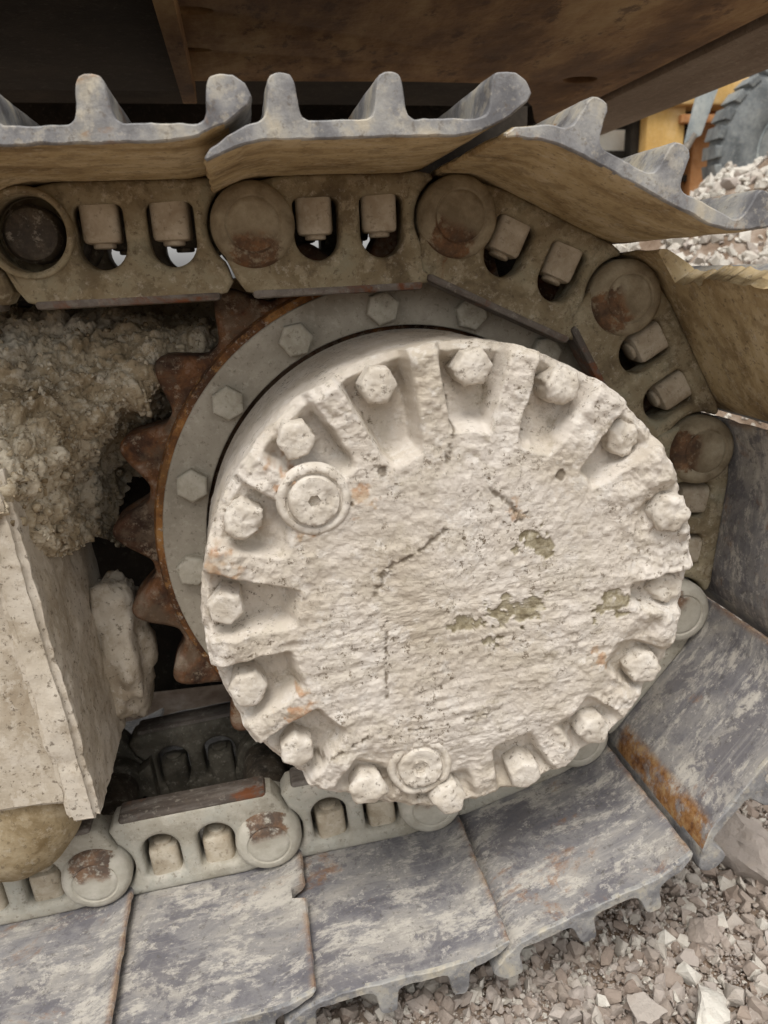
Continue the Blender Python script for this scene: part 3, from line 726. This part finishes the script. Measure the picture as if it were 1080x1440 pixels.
# roller
rl = lathe('track_roller', [(.02, -.108), (.055, -.107), (.074, -.100), (.086, -.088), (.090, -.074), (.090, -.064), (.080, -.060), (.078, .0), (.078, .12), (.09, .125), (.09, .14), (.02, .15)], n=64)
co = np.array([v.co[:] for v in rl.vertices]); dd = .002*fbm(co[:, 0]*40, co[:, 1]*40, co[:, 2]*40, 3, 4)
for v, q in zip(rl.vertices, dd): v.co *= 1+float(q)*6
o = obj('track_roller', rl, M['roller']); o.location = (-.475, 0, -.247); tag(o, 'round muddy track roller under the dusty track frame', 'roller')
# mud heap on the frame
G = np.array([[(-.473,-.140,.051),(-.412,-.138,.075),(-.400,-.130,.095),(-.378,-.080,.070),(-.370,-.020,.058),(-.366,.060,.045)],
[(-.470,-.110,.120),(-.402,-.105,.130),(-.374,-.082,.128),(-.358,-.035,.122),(-.346,.020,.115),(-.338,.085,.105)],
[(-.479,-.050,.187),(-.408,-.040,.182),(-.369,-.020,.170),(-.334,.000,.157),(-.313,.030,.159),(-.302,.080,.146)],
[(-.496,.020,.235),(-.418,.020,.224),(-.367,.030,.214),(-.320,.040,.203),(-.274,.050,.189),(-.252,.090,.175)],
[(-.513,.080,.260),(-.429,.080,.253),(-.374,.090,.247),(-.315,.090,.237),(-.262,.090,.227),(-.208,.090,.219)],
[(-.566,.220,.248),(-.469,.220,.240),(-.403,.220,.238),(-.335,.220,.231),(-.274,.220,.219),(-.212,.220,.210)]])
G = np.concatenate([G[:, :1]+np.array([-.25, 0, 0]), G, G[:, -1:]+np.array([.012, .10, -.05])], 1)
G = np.concatenate([G[:1]+np.array([0, .03, -.05]), G, G[-1:]+np.array([0, .02, -.2])], 0)
def catmull(A, n, ax):
    A = np.moveaxis(A, ax, 0); N_ = len(A); out = []
    for t in np.linspace(0, N_-1-1e-6, n):
        i = int(t); f = t-i
        p0, p1, p2, p3 = A[max(i-1, 0)], A[i], A[min(i+1, N_-1)], A[min(i+2, N_-1)]
        out.append(.5*((2*p1)+(-p0+p2)*f+(2*p0-5*p1+4*p2-p3)*f*f+(-p0+3*p1-3*p2+p3)*f**3))
    return np.moveaxis(np.array(out), 0, ax)
S = catmull(catmull(G, 230, 0), 260, 1)
du = np.gradient(S, axis=1); dv = np.gradient(S, axis=0); nn = np.cross(du, dv); nn /= np.linalg.norm(nn, axis=2)[..., None]+1e-9
x, y, z = S[..., 0], S[..., 1], S[..., 2]
wx, wy_, wz = [.006*fbm(x*40, y*40, z*40, 90+q, 3) for q in range(3)]
bill = lambda f, s: np.abs(vn((x+wx)*f, (y+wy_)*f, (z+wz)*f, s))**.8
D = .008*fbm(x*24, y*24, z*24, 5, 2)+.013*bill(40, 8)+.0075*bill(95, 11)+.0035*bill(210, 13)-.007+.0014*fbm(x*280, y*280, z*280, 15, 3)+.006*fbm(x*14, y*14, z*14, 18, 2)
fade = sstep(0, .1, np.linspace(0, 1, 230))[:, None]
S = S+nn*(D*(.35+.65*fade))[..., None]
me = gridmesh('mud_heap', S); me.materials.append(M['mud'])
if me.polygons[30000].normal.y > 0: me.flip_normals()
mh = tag(obj('mud_heap', me), 'lumpy heap of dried brown mud caked on the track frame', 'mud heap')

pick = rg.integers(0, S.shape[0]*S.shape[1], 2600); pp = S.reshape(-1, 3)[pick]; pn = nn.reshape(-1, 3)[pick]
if (pn[:, 1].mean() > 0): pn = -pn
sz = np.minimum(.0011*np.exp(np.abs(rg.normal(0, .75, len(pick)))), .0075); pp = pp+pn*(sz*.2)[:, None]
cm = gravel('crumbs', pp[:, 0], pp[:, 1], pp[:, 2], sz, np.full(len(pick), .5)); smooth(cm, 70)
tag(obj('crumbs', cm, M['mud'], mh), kind='stuff')
# mud ridge on the inner wall, dark against the daylight
n = 200; xs = np.linspace(-.8, .16, n); rows = []
for j, (y0, z0) in enumerate([(.285, .12), (.287, .18), (.29, .24), (.295, .265), (.305, .280), (.32, .285), (.335, .280), (.35, .26), (.36, .12)]):
    hh = .010*fbm(xs*45, y0*60, 0, 3, 4)+.012*fbm(xs*9, 0, 0, 6, 2) if 2 < j < 8 else 0*xs
    rows.append(np.stack([xs, np.full(n, y0)+.006*fbm(xs*40, j*1.7, 0, 5, 3), z0+hh], -1))
rd = gridmesh('mud_ridge', np.stack(rows)); rd.materials.append(M['mud'])
if rd.polygons[300].normal.y > 0: rd.flip_normals()
sub(obj('mud_ridge', rd, None, fr))

# ------------------------------------------------------------------ machine body overhead
su = empty('excavator_body', (0, .6, .56)); tag(su, 'rust stained brown underside of the machine body over the track', 'machine body')
def sub2(o): o.location = (0, -.6, -.56); return o
def hplate(name, loops, z0, z1, bev=.002):
    me = plate(name, [[(a, -b) for a, b in l] for l in loops], -z1, -z0, bev)   # drawn in x / -y, then laid flat
    me.transform(Matrix(((1, 0, 0, 0), (0, 0, -1, 0), (0, -1, 0, 0), (0, 0, 0, 1))))
    fixnormals(me); return me
def ell(cx, cy, a, b, n=28): return [(cx+a*cos(2*pi*i/n), cy+b*sin(2*pi*i/n)) for i in range(n)]
outl = [(-1.6, -.20), (.452, -.20), (.452, .80), (.41, .72), (.36, .60), (.30, .50), (.23, .435), (.10, .43), (-.16, .44), (-.30, .445), (-1.6, .46)]
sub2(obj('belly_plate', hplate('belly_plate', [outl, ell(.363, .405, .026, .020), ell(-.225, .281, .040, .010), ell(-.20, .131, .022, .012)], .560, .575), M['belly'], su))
sub2(obj('belly_shade_panel', box('belly_shade_panel', (-1.6, -.19, .545), (-.215, .435, .557), .003), M['black'], su))  # near-black panel added to stand for the shade under the body's left
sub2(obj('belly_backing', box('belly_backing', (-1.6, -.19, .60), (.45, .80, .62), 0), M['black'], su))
sub2(obj('side_beam', box('side_beam', (.470, -.30, .556), (.618, .86, .70), .006), M['beam'], su))
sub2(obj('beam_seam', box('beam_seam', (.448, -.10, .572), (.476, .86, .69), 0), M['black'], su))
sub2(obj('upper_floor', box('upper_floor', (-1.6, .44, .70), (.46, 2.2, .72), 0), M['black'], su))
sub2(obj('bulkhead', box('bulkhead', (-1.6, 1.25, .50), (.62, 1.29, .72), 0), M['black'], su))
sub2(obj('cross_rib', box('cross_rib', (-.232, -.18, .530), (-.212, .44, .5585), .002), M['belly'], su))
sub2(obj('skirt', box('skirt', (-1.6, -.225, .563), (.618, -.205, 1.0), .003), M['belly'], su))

# ------------------------------------------------------------------ things behind, at the right
ym = empty('parked_machine', (2.0, 3.2, .3)); tag(ym, 'yellow and orange frame of a machine parked behind the gravel heap', 'machine')
def sub3(o): o.location = (-2.0, -3.2, -.3); return o
sub3(obj('post', box('post', (1.93, 3.15, -.4), (2.14, 3.32, 1.15), .01), M['yellow'], ym))
sub3(obj('post', box('post', (2.25, 3.25, -.4), (2.52, 3.40, 1.10), .01), M['orange'], ym))
sub3(obj('top_beam', box('top_beam', (1.55, 3.10, 1.06), (3.2, 3.30, 1.22), .01), M['yellow'], ym))
gf = sub3(obj('grille', box('grille', (1.62, 3.28, .98), (2.6, 3.33, 1.06), .005), M['black'], ym))
sub3(obj('pale_panel', box('pale_panel', (1.5, 3.40, .3), (2.25, 3.43, 1.06), .004), M['pale'], ym))
for z in (.60, .72, .84): obj('slat', box('slat', (1.62, 3.28, z), (2.5, 3.31, z+.035), .004), M['black'], gf)
sub3(obj('grille_post', box('grille_post', (1.885, 3.22, .3), (1.93, 3.30, 1.06), .004), M['black'], ym))
sub3(obj('dark_panel', box('dark_panel', (2.14, 3.33, .74), (2.26, 3.36, 1.0), .004), M['black'], ym))
sub3(obj('rail', box('rail', (2.1, 3.12, .98), (3.2, 3.16, 1.02), .004), M['orange'], ym))
# tyre
ty = empty('tyre', (2.36, 2.6, .40)); tag(ty, 'dusty blue grey tyre with notched shoulder behind the gravel heap', 'tyre')
car = obj('carcass', lathe('carcass', [(.19, -.075), (.22, -.098), (.27, -.108), (.325, -.100), (.358, -.078), (.368, -.05), (.372, 0), (.368, .05), (.35, .085), (.19, .08)], n=96), M['tyre'], ty); car.location = (0, 0, .37)
lug = plate('tread_lug', [[(.352, -.026), (.384, -.030), (.384, .024), (.352, .020)]], -.092, .08, .006); lug.materials.append(M['tyre'])
for i in range(30):
    o = obj('tread_lug', lug, None, ty); o.location = (0, 0, .37); o.rotation_euler = (0, 2*pi*i/30, 0)
o = obj('wheel_rim', lathe('wheel_rim', [(.03, -.02), (.06, -.03), (.14, -.03), (.17, -.06), (.192, -.082), (.2, -.08), (.2, .05)], n=64), M['bluegrey'], ty); o.location = (0, 0, .37)
ty.rotation_euler = (.05, 0, -.22)
# hanging strap and its cable
st = empty('hanging_bracket', (1.27, 1.6, .73)); tag(st, 'pale blue metal blade with a grey cable hanging behind the beam', 'bracket')
bl = plate('blade', [[(-.028, -.075), (.022, -.055), (.075, .10), (.005, .09)]], -.008, .008, .003); obj('blade', bl, M['bluegrey'], st)
cu = bpy.data.curves.new('cable', 'CURVE'); cu.dimensions = '3D'; cu.bevel_depth = .012; cu.bevel_resolution = 3
s = cu.splines.new('BEZIER'); pts = [(.0, 0, -.05), (-.04, .0, -.11), (-.10, .01, -.15), (-.16, .02, -.24)]; s.bezier_points.add(3)
for p, q in zip(s.bezier_points, pts): p.co = q; p.handle_left_type = p.handle_right_type = 'AUTO'
t = bpy.data.objects.new('tmp', cu); col.objects.link(t); cm = bpy.data.meshes.new_from_object(t.evaluated_get(bpy.context.evaluated_depsgraph_get())); bpy.data.objects.remove(t)
cm.materials.clear(); obj('cable', smooth(cm, 60), M['cable'], st)
